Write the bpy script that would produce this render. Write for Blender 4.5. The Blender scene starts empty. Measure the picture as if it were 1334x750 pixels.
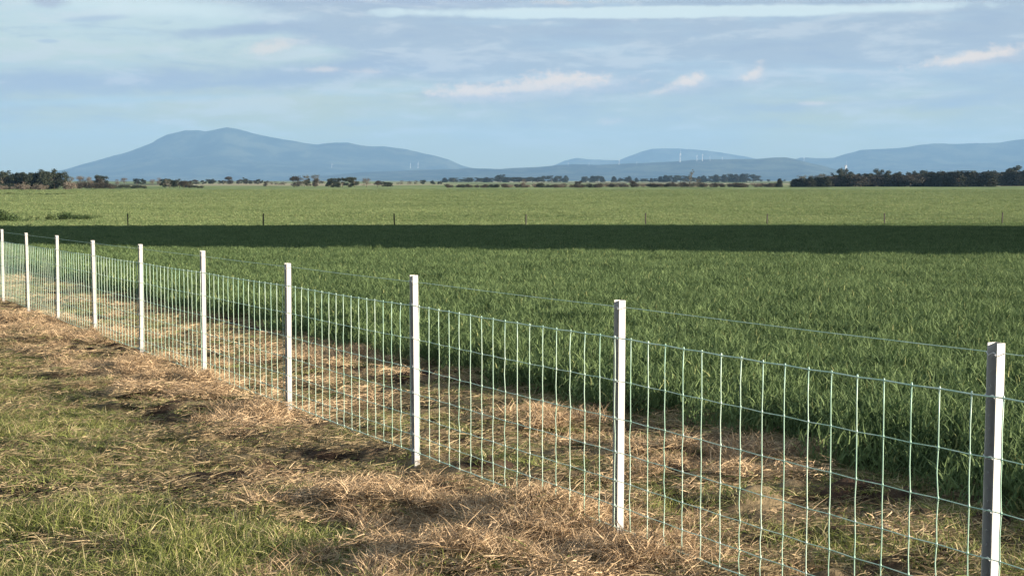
import bpy, math, random
import numpy as np
from mathutils import Vector, Matrix

random.seed(7)
RNG = np.random.default_rng(11)
C = bpy.context.scene.collection
PI = math.pi

# ------------------------------------------------------------------ camera model (photo measured at 1334 x 750)
F = 1983.0
HY = 235.0                      # horizon row
PITCH = math.atan((375 - HY) / F)
HC = 1.70

def unproj(px, py, Z):
    """point at camera depth Z seen at a photo position -> world"""
    xc = (px - 667) / F * Z
    yc = -(py - 375) / F * Z
    c, s = math.cos(PITCH), math.sin(PITCH)
    return Vector((xc, Z * c + yc * s, HC - Z * s + yc * c))

# fence line measured from the post positions
FC = 0.4259
Z0 = 5.236
def fence_base(n):
    k = 1 + FC * n
    return unproj(667 + (626 - 427.8 * n) / k, 261 + 645 / k, Z0 * k)
B0, B9 = fence_base(0), fence_base(9)
FD = (B9 - B0).normalized()                     # away along the fence
SPAN = (B9 - B0).length / 9
FDH = Vector((FD.x, FD.y, 0)).normalized()
FN = Vector((FDH.y, -FDH.x, 0))                 # towards the crop
SLOPE = FD.z / FD.y
print('span', SPAN, 'slope', SLOPE, 'base0', B0, 'z at camera', B0.z - SLOPE * B0.y, 'dir', FDH)
ZB = B0.z - SLOPE * B0.y

_p = [(-400, ZB - SLOPE * 400), (0, ZB), (24, ZB + SLOPE * 24)]
zn = ZB + SLOPE * 24
_p += [(60, zn - 0.0175 * 36), (119, -2.06), (135, -2.18), (170, -2.22), (100000, -2.22)]
PX = np.array([a for a, b in _p]); PZ = np.array([b for a, b in _p])

def base_z(y):
    y = np.asarray(y, float)
    # smoothed piecewise line
    return (np.interp(y - 6, PX, PZ) + 2 * np.interp(y, PX, PZ) + np.interp(y + 6, PX, PZ)) / 4 * (y > 30) + \
        np.where(y > 30, 0, np.interp(y, PX, PZ))

# ------------------------------------------------------------------ noise
_perm = RNG.random((512, 512))
def vnoise(x, y, seed=0):
    x = np.asarray(x, float) + seed * 37.17; y = np.asarray(y, float) + seed * 91.7
    xi = np.floor(x).astype(int); yi = np.floor(y).astype(int)
    fx = x - xi; fy = y - yi
    fx = fx * fx * (3 - 2 * fx); fy = fy * fy * (3 - 2 * fy)
    g = lambda a, b: _perm[a % 512, b % 512]
    return (g(xi, yi) * (1 - fx) + g(xi + 1, yi) * fx) * (1 - fy) + (g(xi, yi + 1) * (1 - fx) + g(xi + 1, yi + 1) * fx) * fy
def fbm(x, y, o=4, seed=0):
    t = 0; a = 0.5; n = 0
    for k in range(o):
        t = t + a * vnoise(np.asarray(x) * 2 ** k, np.asarray(y) * 2 ** k, seed + k); n += a; a *= .5
    return t / n
def sstep(a, b, x):
    t = np.clip((np.asarray(x, float) - a) / (b - a), 0, 1); return t * t * (3 - 2 * t)

def wd(x, y):
    """signed distance to the fence (crop side positive), distance along it"""
    dx = np.asarray(x, float) - B0.x; dy = np.asarray(y, float) - B0.y
    return dx * FN.x + dy * FN.y, dx * FDH.x + dy * FDH.y

HEAPS = [(310, 548, .20, .34), (655, 688, .17, .40), (755, 700, .15, .38), (175, 482, .11, .6), (610, 742, .10, .5),
         (100, 446, .10, .6), (830, 735, .08, .35), (520, 655, .05, .4), (235, 505, .09, .45), (40, 425, .1, .7), (700, 560, .07, .45), (440, 470, .08, .6), (930, 610, .06, .5)]
def ground_at_px(px, py):
    Z = 3377 / (py - 261)
    for _ in range(30):
        p = unproj(px, py, Z); gz = float(base_z(p.y)); Z *= (HC - gz) / (HC - p.z)
    return unproj(px, py, Z)
HP = [(ground_at_px(a, b), h, r) for a, b, h, r in HEAPS]

def ground_z(x, y):
    x = np.asarray(x, float); y = np.asarray(y, float)
    w, s = wd(x, y)
    z = base_z(y)
    near = 1 - sstep(45, 80, np.hypot(x, y))
    rough = sstep(-2.2, -.7, w) * (1 - sstep(2.4, 3.2, w))
    z = z + near * ((fbm(x * .55, y * 1.1, 3, 5) - .5) * .12 * (1 - .5 * sstep(2.5, 3.5, w)))
    z = z + near * (fbm(x * 2.6, y * 4.6, 4, 9) - .5) * (.05 + .22 * rough)
    z = z + near * (fbm(x * 9, y * 11, 2, 15) - .5) * .08 * rough
    for p, h, r in HP:
        d2 = ((x - p.x) / (r * 1.25)) ** 2 + ((y - p.y) / r) ** 2
        z = z + h * .5 * np.exp(-d2 * 1.6)
    # low swale below the shadow line that is painted across the near grass
    z = z - near * .03 * np.exp(-((y - 9.0 - .12 * x) / .28) ** 2) * (1 - sstep(-1.8, -.9, w))
    far = sstep(200, 900, y)
    z = z + (fbm(x * .004, y * .004, 2, 21) - .5) * .25 * far * (1 - sstep(6000, 12000, y))
    return z

# ------------------------------------------------------------------ object helpers
def tag(o, label=None, cat=None, group=None, kind=None):
    if label: o['label'] = label
    if cat: o['category'] = cat
    if group: o['group'] = group
    if kind: o['kind'] = kind
    return o

def mesh_np(name, verts, faces, mat=None, tone=None, smooth=False):
    """verts (N,3) array, faces (M,k) array of one k, or list of lists"""
    me = bpy.data.meshes.new(name)
    verts = np.asarray(verts, np.float32)
    me.vertices.add(len(verts)); me.vertices.foreach_set('co', verts.ravel())
    if isinstance(faces, np.ndarray):
        m, k = faces.shape
        me.loops.add(m * k); me.loops.foreach_set('vertex_index', faces.astype(np.int32).ravel())
        me.polygons.add(m)
        me.polygons.foreach_set('loop_start', np.arange(0, m * k, k, dtype=np.int32))
        me.polygons.foreach_set('loop_total', np.full(m, k, np.int32))
    else:
        ls = [len(f) for f in faces]; tot = sum(ls)
        me.loops.add(tot); me.loops.foreach_set('vertex_index', np.array([i for f in faces for i in f], np.int32))
        me.polygons.add(len(faces))
        me.polygons.foreach_set('loop_start', np.concatenate([[0], np.cumsum(ls)[:-1]]).astype(np.int32))
        me.polygons.foreach_set('loop_total', np.array(ls, np.int32))
    if tone is not None:
        at = me.attributes.new('tone', 'FLOAT', 'POINT'); at.data.foreach_set('value', np.asarray(tone, np.float32))
    me.update(calc_edges=True)
    me.polygons.foreach_set('use_smooth', np.full(len(me.polygons), bool(smooth)))
    if mat: me.materials.append(mat)
    return me

def obj(name, me, parent=None, loc=(0, 0, 0), link=True):
    o = bpy.data.objects.new(name, me); o.location = loc
    if link: C.objects.link(o)
    if parent: o.parent = parent
    return o
def empty(name, loc=(0, 0, 0), rz=0):
    o = bpy.data.objects.new(name, None); o.location = loc; o.rotation_euler = (0, 0, rz); o.empty_display_size = .2
    C.objects.link(o); return o

class MB:
    def __init__(self): self.v = []; self.f = []; self.t = []; self.n = 0
    def add(self, v, f, tone=0.5):
        self.v.append(np.asarray(v, float)); self.f += [[i + self.n for i in q] for q in f]
        self.t.append(np.full(len(v), tone)); self.n += len(v)
    def tube(self, pts, r, sides=6, tone=.5, cap=True):
        pts = [Vector(p) for p in pts]; m = len(pts)
        rs = r if hasattr(r, '__len__') else [r] * m
        vs = []; fs = []
        for i, p in enumerate(pts):
            d = (pts[min(i + 1, m - 1)] - pts[max(i - 1, 0)]).normalized()
            a = d.cross(Vector((0, 0, 1)) if abs(d.z) < .9 else Vector((1, 0, 0))).normalized(); b = d.cross(a)
            for k in range(sides):
                th = 2 * PI * k / sides
                vs.append(p + (a * math.cos(th) + b * math.sin(th)) * rs[i])
        for i in range(m - 1):
            for k in range(sides):
                k2 = (k + 1) % sides
                fs.append([i * sides + k, i * sides + k2, (i + 1) * sides + k2, (i + 1) * sides + k])
        if cap:
            fs.append(list(range(sides))[::-1]); fs.append([(m - 1) * sides + k for k in range(sides)])
        self.add([tuple(v) for v in vs], fs, tone)
    def box(self, c, s, tone=.5):
        x, y, z = c; a, b, h = s[0] / 2, s[1] / 2, s[2] / 2
        v = [(x - a, y - b, z - h), (x + a, y - b, z - h), (x + a, y + b, z - h), (x - a, y + b, z - h),
             (x - a, y - b, z + h), (x + a, y - b, z + h), (x + a, y + b, z + h), (x - a, y + b, z + h)]
        self.add(v, [[0, 3, 2, 1], [4, 5, 6, 7], [0, 1, 5, 4], [1, 2, 6, 5], [2, 3, 7, 6], [3, 0, 4, 7]], tone)
    def build(self, name, mat, smooth=False):
        return mesh_np(name, np.concatenate(self.v), self.f, mat, np.concatenate(self.t), smooth)

# ------------------------------------------------------------------ node helpers
class NT:
    def __init__(self, nt): self.nt = nt; self.n = nt.nodes; self.l = nt.links
    def node(self, t, **k):
        o = self.n.new(t)
        for a, b in k.items(): setattr(o, a, b)
        return o
    def put(self, sock, v):
        if isinstance(v, bpy.types.NodeSocket): self.l.new(v, sock)
        else: sock.default_value = v
    def math(self, op, a, b=0.0, c=0.0, clamp=False):
        o = self.node('ShaderNodeMath', operation=op, use_clamp=clamp)
        for i, v in enumerate((a, b, c)): self.put(o.inputs[i], v)
        return o.outputs[0]
    def noise(self, vec, scale=1, detail=4, rough=.5, dist=0.0):
        o = self.node('ShaderNodeTexNoise'); self.put(o.inputs['Vector'], vec)
        o.inputs['Scale'].default_value = scale; o.inputs['Detail'].default_value = detail
        o.inputs['Roughness'].default_value = rough; o.inputs['Distortion'].default_value = dist
        return o.outputs[0]
    def ramp(self, f, a, b, lo=0.0, hi=1.0):
        o = self.node('ShaderNodeMapRange', interpolation_type='SMOOTHSTEP')
        self.put(o.inputs[0], f); self.put(o.inputs[1], a); self.put(o.inputs[2], b); self.put(o.inputs[3], lo); self.put(o.inputs[4], hi)
        return o.outputs[0]
    def mix(self, f, a, b):
        o = self.node('ShaderNodeMix', data_type='RGBA')
        self.put(o.inputs[0], f)
        for s, v in ((o.inputs[6], a), (o.inputs[7], b)):
            self.put(s, v if isinstance(v, bpy.types.NodeSocket) else (*v, 1) if len(v) == 3 else v)
        return o.outputs[2]
    def comb(self, x, y, z=0.0):
        o = self.node('ShaderNodeCombineXYZ')
        for i, v in enumerate((x, y, z)): self.put(o.inputs[i], v)
        return o.outputs[0]
    def sep(self, v):
        o = self.node('ShaderNodeSeparateXYZ'); self.put(o.inputs[0], v); return o.outputs
    def attr(self, name):
        return self.node('ShaderNodeAttribute', attribute_name=name).outputs['Fac']

def material(name):
    m = bpy.data.materials.new(name); m.use_nodes = True
    nt = m.node_tree; nt.nodes.clear(); N = NT(nt)
    out = N.node('ShaderNodeOutputMaterial')
    return m, N, out

def leaf_mat(name, dark, light, odd=None, oddp=.93, transl=.3, rough=.6, instance=True, big=None):
    m, N, out = material(name)
    tone = N.attr('tone')
    f = tone
    if instance:
        r = N.node('ShaderNodeObjectInfo').outputs['Random']
        f = N.math('ADD', N.math('MULTIPLY', tone, .7), N.math('MULTIPLY', r, .3))
    if big:
        pos = N.node('ShaderNodeNewGeometry').outputs['Position']
        nz = N.noise(pos, big[0], 3, .6)
        f = N.math('ADD', f, N.math('MULTIPLY', N.math('SUBTRACT', nz, .5), big[1]), clamp=True)
    col = N.mix(f, dark, light)
    if odd: col = N.mix(N.ramp(tone, oddp, oddp + .01), col, odd)
    p = N.node('ShaderNodeBsdfPrincipled'); N.put(p.inputs['Base Color'], col)
    p.inputs['Roughness'].default_value = rough; p.inputs['Specular IOR Level'].default_value = .3
    t = N.node('ShaderNodeBsdfTranslucent'); N.put(t.inputs[0], col)
    mx = N.node('ShaderNodeMixShader'); mx.inputs[0].default_value = transl
    N.l.new(p.outputs[0], mx.inputs[1]); N.l.new(t.outputs[0], mx.inputs[2]); N.l.new(mx.outputs[0], out.inputs[0])
    return m

# ------------------------------------------------------------------ materials
M = {}
M['crop'] = leaf_mat('crop_leaf', (.028, .062, .020), (.21, .295, .12), (.34, .36, .15), .975, .28, .8, big=(2.2, .7))
M['pasture'] = leaf_mat('pasture_leaf', (.125, .185, .07), (.28, .34, .15), (.36, .35, .17), .93, .3, .7, big=(.035, 1.1))
M['grass'] = leaf_mat('grass_blade', (.07, .10, .026), (.38, .41, .12), (.58, .50, .27), .80, .3, .6, big=(1.2, .6))
M['dry'] = leaf_mat('dry_grass_blade', (.12, .085, .048), (.58, .46, .27), (.14, .17, .05), .82, .2, .7, big=(1.5, .6))
M['straw'] = leaf_mat('straw_stalk', (.19, .125, .07), (.88, .66, .41), (.06, .04, .028), .93, .15, .6, big=(2., .4))
M['shrub'] = leaf_mat('shrub_leaf', (.022, .045, .014), (.06, .10, .03), None, .9, .15, .6)
M['rush'] = leaf_mat('rush_leaf', (.035, .06, .018), (.085, .12, .035), None, .9, .15, .6)
M['gum'] = leaf_mat('gum_leaf', (.018, .028, .018), (.06, .07, .04), None, .9, .1, .6)
M['gumpale'] = leaf_mat('pale_gum_leaf', (.07, .075, .05), (.16, .15, .11), None, .9, .1, .6)
M['pinkish'] = leaf_mat('budding_twig', (.10, .085, .065), (.22, .18, .14), None, .9, .1, .7)
M['brown'] = leaf_mat('brown_leaf', (.032, .03, .024), (.085, .072, .052), None, .9, .1, .7)
M['cypress'] = leaf_mat('cypress_leaf', (.014, .022, .012), (.04, .045, .022), (.07, .045, .03), .88, .05, .7)

def bark(name, c1, c2):
    m, N, out = material(name)
    tc = N.node('ShaderNodeTexCoord').outputs['Object']
    mp = N.node('ShaderNodeMapping'); N.l.new(tc, mp.inputs[0]); mp.inputs['Scale'].default_value = (6, 6, 1)
    c = N.mix(N.noise(mp.outputs[0], 1.5, 5), c1, c2)
    p = N.node('ShaderNodeBsdfPrincipled'); N.put(p.inputs['Base Color'], c); p.inputs['Roughness'].default_value = .85
    N.l.new(p.outputs[0], out.inputs[0]); return m
M['bark'] = bark('grey_bark', (.07, .055, .04), (.22, .18, .14))
M['barkpale'] = bark('pale_bark', (.12, .11, .10), (.28, .25, .22))

def metal(name, c1, c2, metallic, rough, scale=12):
    m, N, out = material(name)
    mp = N.node('ShaderNodeMapping'); mp.inputs['Scale'].default_value = (1, 1, .22)
    N.l.new(N.node('ShaderNodeTexCoord').outputs['Object'], mp.inputs[0]); pos = mp.outputs[0]
    v = N.noise(pos, scale, 5, .6)
    c = N.mix(N.ramp(v, .35, .65), c1, c2)
    v2 = N.noise(pos, 160, 2, .5)
    p = N.node('ShaderNodeBsdfPrincipled'); N.put(p.inputs['Base Color'], c)
    p.inputs['Metallic'].default_value = metallic
    N.put(p.inputs['Roughness'], N.math('ADD', rough, N.math('MULTIPLY', N.math('SUBTRACT', v2, .5), .25)))
    N.l.new(p.outputs[0], out.inputs[0]); return m
M['zinc'] = metal('galvanised_post', (.44, .44, .44), (.58, .565, .54), .3, .55, 14)
M['wire'] = metal('galvanised_wire', (.38, .60, .47), (.62, .78, .66), .2, .5, 9)
M['tie'] = metal('tie_wire', (.62, .64, .64), (.8, .8, .8), .5, .4)
M['picket'] = metal('weathered_picket', (.018, .018, .015), (.035, .032, .025), .0, .8)
M['turbine'] = metal('turbine_paint', (.55, .55, .55), (.65, .65, .65), 0, .5)

# ------------------------------------------------------------------ ground
def geo(a, b, n): return list(np.geomspace(a, b, n))
def axis(lo, hi, step, outlo, outhi, n1, n2):
    mid = list(np.arange(lo, hi, step))
    left = [lo + step - g for g in geo(step, lo - outlo, n1)][1:]
    right = [hi - step + g for g in geo(step, outhi - hi, n2)][1:]
    return np.array(sorted(set([round(v, 4) for v in left[::-1] + mid + right])))
xs = axis(-9.5, 7.5, .055, -70000, 70000, 70, 70)
ys = axis(5.2, 26, .055, -3000, 80000, 40, 110)
X, Y = np.meshgrid(xs, ys)
Zg = ground_z(X, Y)
nx, ny = len(xs), len(ys)
idx = np.arange(nx * ny).reshape(ny, nx)
faces = np.stack([idx[:-1, :-1], idx[:-1, 1:], idx[1:, 1:], idx[1:, :-1]], -1).reshape(-1, 4)

gm, N, out = material('ground_fields')
pos = N.node('ShaderNodeNewGeometry').outputs['Position']
px_, py_, pz_ = N.sep(pos)
dx = N.math('SUBTRACT', px_, B0.x); dy = N.math('SUBTRACT', py_, B0.y)
w_ = N.math('ADD', N.math('MULTIPLY', dx, FN.x), N.math('MULTIPLY', dy, FN.y))
soiln = N.noise(pos, 5, 6, .65)
soil = N.mix(N.ramp(soiln, .35, .65), (.016, .010, .007), (.08, .053, .038))
thatch = N.mix(N.noise(pos, 22, 4, .7), (.12, .09, .05), (.36, .28, .17))
soil = N.mix(N.ramp(N.noise(pos, 1.7, 5, .7), .42, .6), soil, thatch)
turf = N.mix(N.noise(pos, 9, 5, .7), (.03, .038, .012), (.11, .12, .04))
wn = N.math('ADD', w_, N.math('MULTIPLY', N.math('SUBTRACT', N.noise(pos, .9, 4, .6), .5), 2.4))
c = N.mix(N.ramp(wn, -1.6, -.9), turf, soil)
crop_g = (.035, .06, .018)
rx = N.math('ABSOLUTE', N.math('SUBTRACT', N.math('SUBTRACT', py_, 8.85), N.math('MULTIPLY', N.math('ADD', px_, 3.0), .1)))
rx = N.math('ADD', rx, N.math('MULTIPLY', N.math('SUBTRACT', N.noise(pos, 3, 4, .6), .5), .3))
c = N.mix(N.math('MULTIPLY', N.ramp(rx, .36, .24), N.ramp(px_, -.6, -1.2)), c, (.04, .028, .02))  # shadow line across the near grass, put into the soil colour
c = N.mix(N.ramp(w_, 2.3, 2.7), c, crop_g)
# paddocks beyond the far fence
mott = N.noise(N.comb(N.math('MULTIPLY', px_, .02), N.math('MULTIPLY', py_, .012)), 1, 5, .65)
fine = N.noise(N.comb(N.math('MULTIPLY', px_, .5), N.math('MULTIPLY', py_, .12)), 1, 4, .6)
past = N.mix(N.ramp(mott, .35, .65), (.145, .21, .08), (.27, .325, .135))
past = N.mix(N.ramp(fine, .3, .75), N.mix(.35, past, (.12, .16, .05)), past)
# darker rushes in damp streaks
streak = N.noise(N.comb(N.math('MULTIPLY', px_, .035), N.math('MULTIPLY', py_, .006)), 1, 4, .7)
sm = N.math('MULTIPLY', N.ramp(streak, .50, .60), N.ramp(py_, 200, 300))
past = N.mix(N.math('MULTIPLY', sm, .75), past, (.08, .12, .04))
fy = N.math('SUBTRACT', py_, N.math('ADD', 113.2, N.math('MULTIPLY', px_, .265)))
c = N.mix(N.ramp(fy, 0, .6), c, past)
# distant paddocks: pale stubble and green strips
band = N.node('ShaderNodeTexVoronoi', feature='F1'); N.put(band.inputs['Vector'], N.comb(N.math('MULTIPLY', px_, .0011), N.math('MULTIPLY', py_, .00045)))
bc = N.sep(band.outputs['Color'])
farc = N.mix(N.ramp(bc[0], .35, .45), (.33, .30, .19), (.17, .23, .09))
farc = N.mix(N.ramp(bc[1], .72, .76), farc, (.10, .12, .06))
far_edge = N.math('ADD', 1010, N.math('MULTIPLY', N.ramp(px_, -340, -60), -0.0))
c = N.mix(N.ramp(py_, 1006, 1012), c, farc)
c = N.mix(N.ramp(py_, 7000, 12000), c, (.06, .075, .05))
p = N.node('ShaderNodeBsdfPrincipled'); N.put(p.inputs['Base Color'], c); p.inputs['Roughness'].default_value = .95
p.inputs['Specular IOR Level'].default_value = .1
b = N.node('ShaderNodeBump'); b.inputs['Strength'].default_value = .9; b.inputs['Distance'].default_value = .03
N.put(b.inputs['Height'], N.noise(pos, 30, 5, .7)); N.l.new(b.outputs[0], p.inputs['Normal'])
N.l.new(p.outputs[0], out.inputs[0])
g = obj('ground', mesh_np('ground', np.stack([X, Y, Zg], -1).reshape(-1, 3), faces, gm, smooth=True))
tag(g, kind='structure')

# ------------------------------------------------------------------ instanced ground cover (uncountable plants)
def strips(bases, dirs, lens, widths, bend, tones, segs=3, lift=None):
    """curved tapering blades; bases (n,3), dirs (n,3) initial direction, bend (n,3) added quadratically"""
    n = len(bases); V = []; T = []
    side = np.cross(dirs, RNG.normal(size=(n, 3))); side /= np.linalg.norm(side, axis=1)[:, None]
    ts = np.linspace(0, 1, segs + 1)
    for t in ts:
        p_ = bases + dirs * (lens * t)[:, None] + bend * (lens * t * t)[:, None]
        wv = widths * (1 - t ** 1.6 * .85) * .5
        V.append(np.stack([p_ - side * wv[:, None], p_ + side * wv[:, None]], 1))
    V = np.stack(V, 1).reshape(n, -1, 3)
    k = 2 * (segs + 1); fa = []
    for s in range(segs): fa.append([2 * s, 2 * s + 1, 2 * s + 3, 2 * s + 2])
    fa = np.array(fa)[None] + (np.arange(n) * k)[:, None, None]
    return V.reshape(-1, 3), fa.reshape(-1, 4), np.repeat(tones, k)

def patch(name, mat, n, size, hgt, width, spread, bendk, segs=3, base_r=.0, flat=False, z0=(0, 0), tufts=0):
    xy = RNG.uniform(-size / 2, size / 2, (n, 2))
    if tufts:
        cen = RNG.uniform(-size / 2, size / 2, (tufts, 2)); xy = cen[RNG.integers(0, tufts, n)] + RNG.normal(size=(n, 2)) * size * .045
    z = RNG.uniform(*z0, n)
    b = np.column_stack([xy, z])
    if flat:
        a = RNG.uniform(0, 2 * PI, n); e = RNG.normal(0, spread, n)
        d = np.column_stack([np.cos(a) * np.cos(e), np.sin(a) * np.cos(e), np.abs(np.sin(e))])
    else:
        d = np.column_stack([RNG.normal(0, spread, n), RNG.normal(0, spread, n), np.ones(n)]); d /= np.linalg.norm(d, axis=1)[:, None]
    bend = np.column_stack([RNG.normal(0, bendk, n), RNG.normal(0, bendk, n), -np.abs(RNG.normal(0, bendk * .6, n))])
    L = RNG.uniform(*hgt, n); W = RNG.uniform(*width, n)
    v, f, t = strips(b, d, L, W, bend, RNG.random(n), segs)
    me = mesh_np(name, v, f, mat, t)
    return obj(name, me, link=False)

def scatter(name, pts, rz, scl, variants, label, cat):
    """one object: a point cloud mesh with a geometry-node instancer"""
    pts = np.asarray(pts, np.float32); n = len(pts)
    me = bpy.data.meshes.new(name); me.vertices.add(n); me.vertices.foreach_set('co', pts.ravel())
    ro = np.zeros((n, 3), np.float32); ro[:, :2] = RNG.normal(0, .06, (n, 2)); ro[:, 2] = rz
    a = me.attributes.new('rotv', 'FLOAT_VECTOR', 'POINT'); a.data.foreach_set('vector', ro.ravel())
    a = me.attributes.new('sclv', 'FLOAT_VECTOR', 'POINT'); a.data.foreach_set('vector', np.asarray(scl, np.float32).ravel())
    a = me.attributes.new('pick', 'INT', 'POINT'); a.data.foreach_set('value', RNG.integers(0, len(variants), n).astype(np.int32))
    o = obj(name, me)
    ng = bpy.data.node_groups.new(name + '_nodes', 'GeometryNodeTree')
    ng.interface.new_socket('Geometry', in_out='INPUT', socket_type='NodeSocketGeometry')
    ng.interface.new_socket('Geometry', in_out='OUTPUT', socket_type='NodeSocketGeometry')
    gi = ng.nodes.new('NodeGroupInput'); go = ng.nodes.new('NodeGroupOutput')
    ip = ng.nodes.new('GeometryNodeInstanceOnPoints'); jn = ng.nodes.new('GeometryNodeJoinGeometry')
    for v in variants:
        oi = ng.nodes.new('GeometryNodeObjectInfo'); oi.inputs['Object'].default_value = v; oi.inputs['As Instance'].default_value = True
        ng.links.new(oi.outputs['Geometry'], jn.inputs[0])
    def at(nm, ty):
        q = ng.nodes.new('GeometryNodeInputNamedAttribute'); q.data_type = ty; q.inputs['Name'].default_value = nm; return q.outputs[0]
    ng.links.new(gi.outputs[0], ip.inputs['Points']); ng.links.new(jn.outputs[0], ip.inputs['Instance'])
    ip.inputs['Pick Instance'].default_value = True
    ng.links.new(at('pick', 'INT'), ip.inputs['Instance Index'])
    ng.links.new(at('rotv', 'FLOAT_VECTOR'), ip.inputs['Rotation']); ng.links.new(at('sclv', 'FLOAT_VECTOR'), ip.inputs['Scale'])
    ng.links.new(ip.outputs[0], go.inputs[0])
    md = o.modifiers.new('scatter', 'NODES'); md.node_group = ng
    tag(o, label, cat, kind='stuff')
    return o

def wedge(y0, y1, step, margin, growth=0.0):
    """jittered points over the ground ahead of the camera"""
    P = []; y = y0
    while y < y1:
        st = step * (1 + growth * (y - y0))
        hw = .336 * y + margin
        n = int(2 * hw / st)
        xx = -hw + (np.arange(n) + RNG.random(n)) * st
        yy = y + RNG.random(n) * st
        P.append(np.column_stack([xx, yy, np.full(n, st / step)])); y += st
    return np.concatenate(P)

def on_ground(P, dz=0.0):
    return np.column_stack([P[:, 0], P[:, 1], ground_z(P[:, 0], P[:, 1]) + dz])

def farfence_y(x): return 113.2 + .265 * x

# --- cereal crop
cropv = [patch('crop_patch', M['crop'], 900, .62, (.06, .135), (.007, .015), .26, .36, 3, z0=(0, .32)) for _ in range(5)]
P = wedge(5.5, 135, .42, 5, .006)
w, s = wd(P[:, 0], P[:, 1])
edge = 2.38 + (fbm(s * .9, s * 0, 3, 3) - .5) * .5
keep = (w > edge) & (P[:, 1] < farfence_y(P[:, 0]) - 1.0)
keep &= fbm(P[:, 0] * .8, P[:, 1] * .8, 3, 33) > .2
P = P[keep]; n = len(P)
hv = .80 + .26 * fbm(P[:, 0] * .45, P[:, 1] * .45, 3, 31) + .14 * sstep(.3, .7, fbm(P[:, 0] * 2.1, P[:, 1] * 2.1, 2, 35))
wk = wd(P[:, 0], P[:, 1])[0]
hv *= .72 + .28 * sstep(2.2, 3.0, wk + RNG.normal(0, .15, n))
sc = np.column_stack([P[:, 2] ** .8, P[:, 2] ** .8, hv * P[:, 2] ** .12])
scatter('crop', on_ground(P, -.03), RNG.uniform(0, 2 * PI, n), sc, cropv, 'dense dark green leafy cereal crop filling the paddock behind the wire fence', 'crop')
print('crop', n)

# --- pale pasture beyond the far fence
pasv = [patch('pasture_patch', M['pasture'], 520, 2.6, (.10, .24), (.02, .045), .5, .5, 2) for _ in range(4)]
P = wedge(98, 600, 1.7, 12, .0035)
P = P[(P[:, 1] > farfence_y(P[:, 0]) + .8)]
n = len(P); k = P[:, 2]
hv = .5 + .9 * fbm(P[:, 0] * .06, P[:, 1] * .03, 3, 41)
scatter('pasture', on_ground(P, -.03), RNG.uniform(0, 2 * PI, n), np.column_stack([k, k, hv * k ** .25]), pasv, 'pale yellow-green pasture stretching flat to the distant tree lines', 'pasture')
print('pasture', n)

# --- foreground: green grass
grv = [patch('grass_patch', M['grass'], 150, .34, (.035, .11), (.003, .0065), .45, .6, 3) for _ in range(4)]
tallv = [patch('grass_tuft', M['grass'], 60, .2, (.09, .19), (.003, .0055), .35, .5, 4) for _ in range(3)]
P = wedge(5.6, 34, .15, 2.5, .03)
w, s = wd(P[:, 0], P[:, 1])
nz = fbm(P[:, 0] * .75, P[:, 1] * 1.1, 4, 51); nz2 = fbm(P[:, 0] * 3, P[:, 1] * 4, 3, 52)
dens = .98 * (1 - sstep(-1.6, -.7, w)) + .62 * sstep(.1, .8, w) + .14
dens = dens * sstep(.26, .46, nz) * sstep(.24, .44, nz2)
keep = (RNG.random(len(P)) < dens) & (w < 2.6) & (w > -14)
shade_line = (np.abs(P[:, 1] - 8.85 - .1 * (P[:, 0] + 3)) < .2 + .16 * fbm(P[:, 0] * 2, P[:, 1] * 2, 2, 57)) & (P[:, 0] < -.5)  # grass thinned along the painted shadow line
keep &= ~(shade_line & (RNG.random(len(P)) < .8))
Pg = P[keep]; n = len(Pg)
wg = wd(Pg[:, 0], Pg[:, 1])[0]
hs = (.45 + 1.1 * fbm(Pg[:, 0] * 1.3, Pg[:, 1] * 1.3, 3, 53)) * (.6 + .4 * (1 - sstep(-2.2, -1, wg))) * (1 + .5 * (1 - sstep(8.0, 8.7, Pg[:, 1])))
scatter('grass', on_ground(Pg, -.01), RNG.uniform(0, 2 * PI, n), np.column_stack([Pg[:, 2] ** .7 * np.ones(n), Pg[:, 2] ** .7, hs]), grv, 'patchy green grass on the camera side of the fence', 'grass')
print('grass', n)
keep = (RNG.random(len(P)) < .10 * (1 - sstep(-2.2, -1.1, w)) * sstep(.4, .6, nz) * (1 + 1.2 * (P[:, 1] < 8.6))) & (w > -12) & ~shade_line
Pt = P[keep]; n = len(Pt)
scatter('tall_grass', on_ground(Pt, -.01), RNG.uniform(0, 2 * PI, n), np.full((n, 3), 1.) * RNG.uniform(.6, 1.1, (n, 1)), tallv, 'taller green grass tufts at the lower left corner of the verge', 'grass')

# --- dry mown grass
drv = [patch('dry_patch', M['dry'], 190, .36, (.03, .11), (.003, .006), .22, .4, 2, flat=True, z0=(0, .025)) for _ in range(4)]
keep = (RNG.random(len(P)) < .8 * sstep(-3.6, -1.2, w) * sstep(.45, .56, fbm(P[:, 0] * 1.6, P[:, 1] * 3.4, 4, 61)) + .14 + .06 * (1 - sstep(-1.6, -.8, w))) & ~(shade_line & (RNG.random(len(P)) < .3)) & (w < 2.9) & (w > -12)
Pd = P[keep]; n = len(Pd)
scatter('dry_grass', on_ground(Pd, 0), RNG.uniform(0, 2 * PI, n), np.column_stack([Pd[:, 2] ** .7, Pd[:, 2] ** .7, RNG.uniform(.7, 1.4, n)]), drv, 'brown dry mown grass lying over bare soil along the fence', 'dry grass')
print('dry', n)

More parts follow.
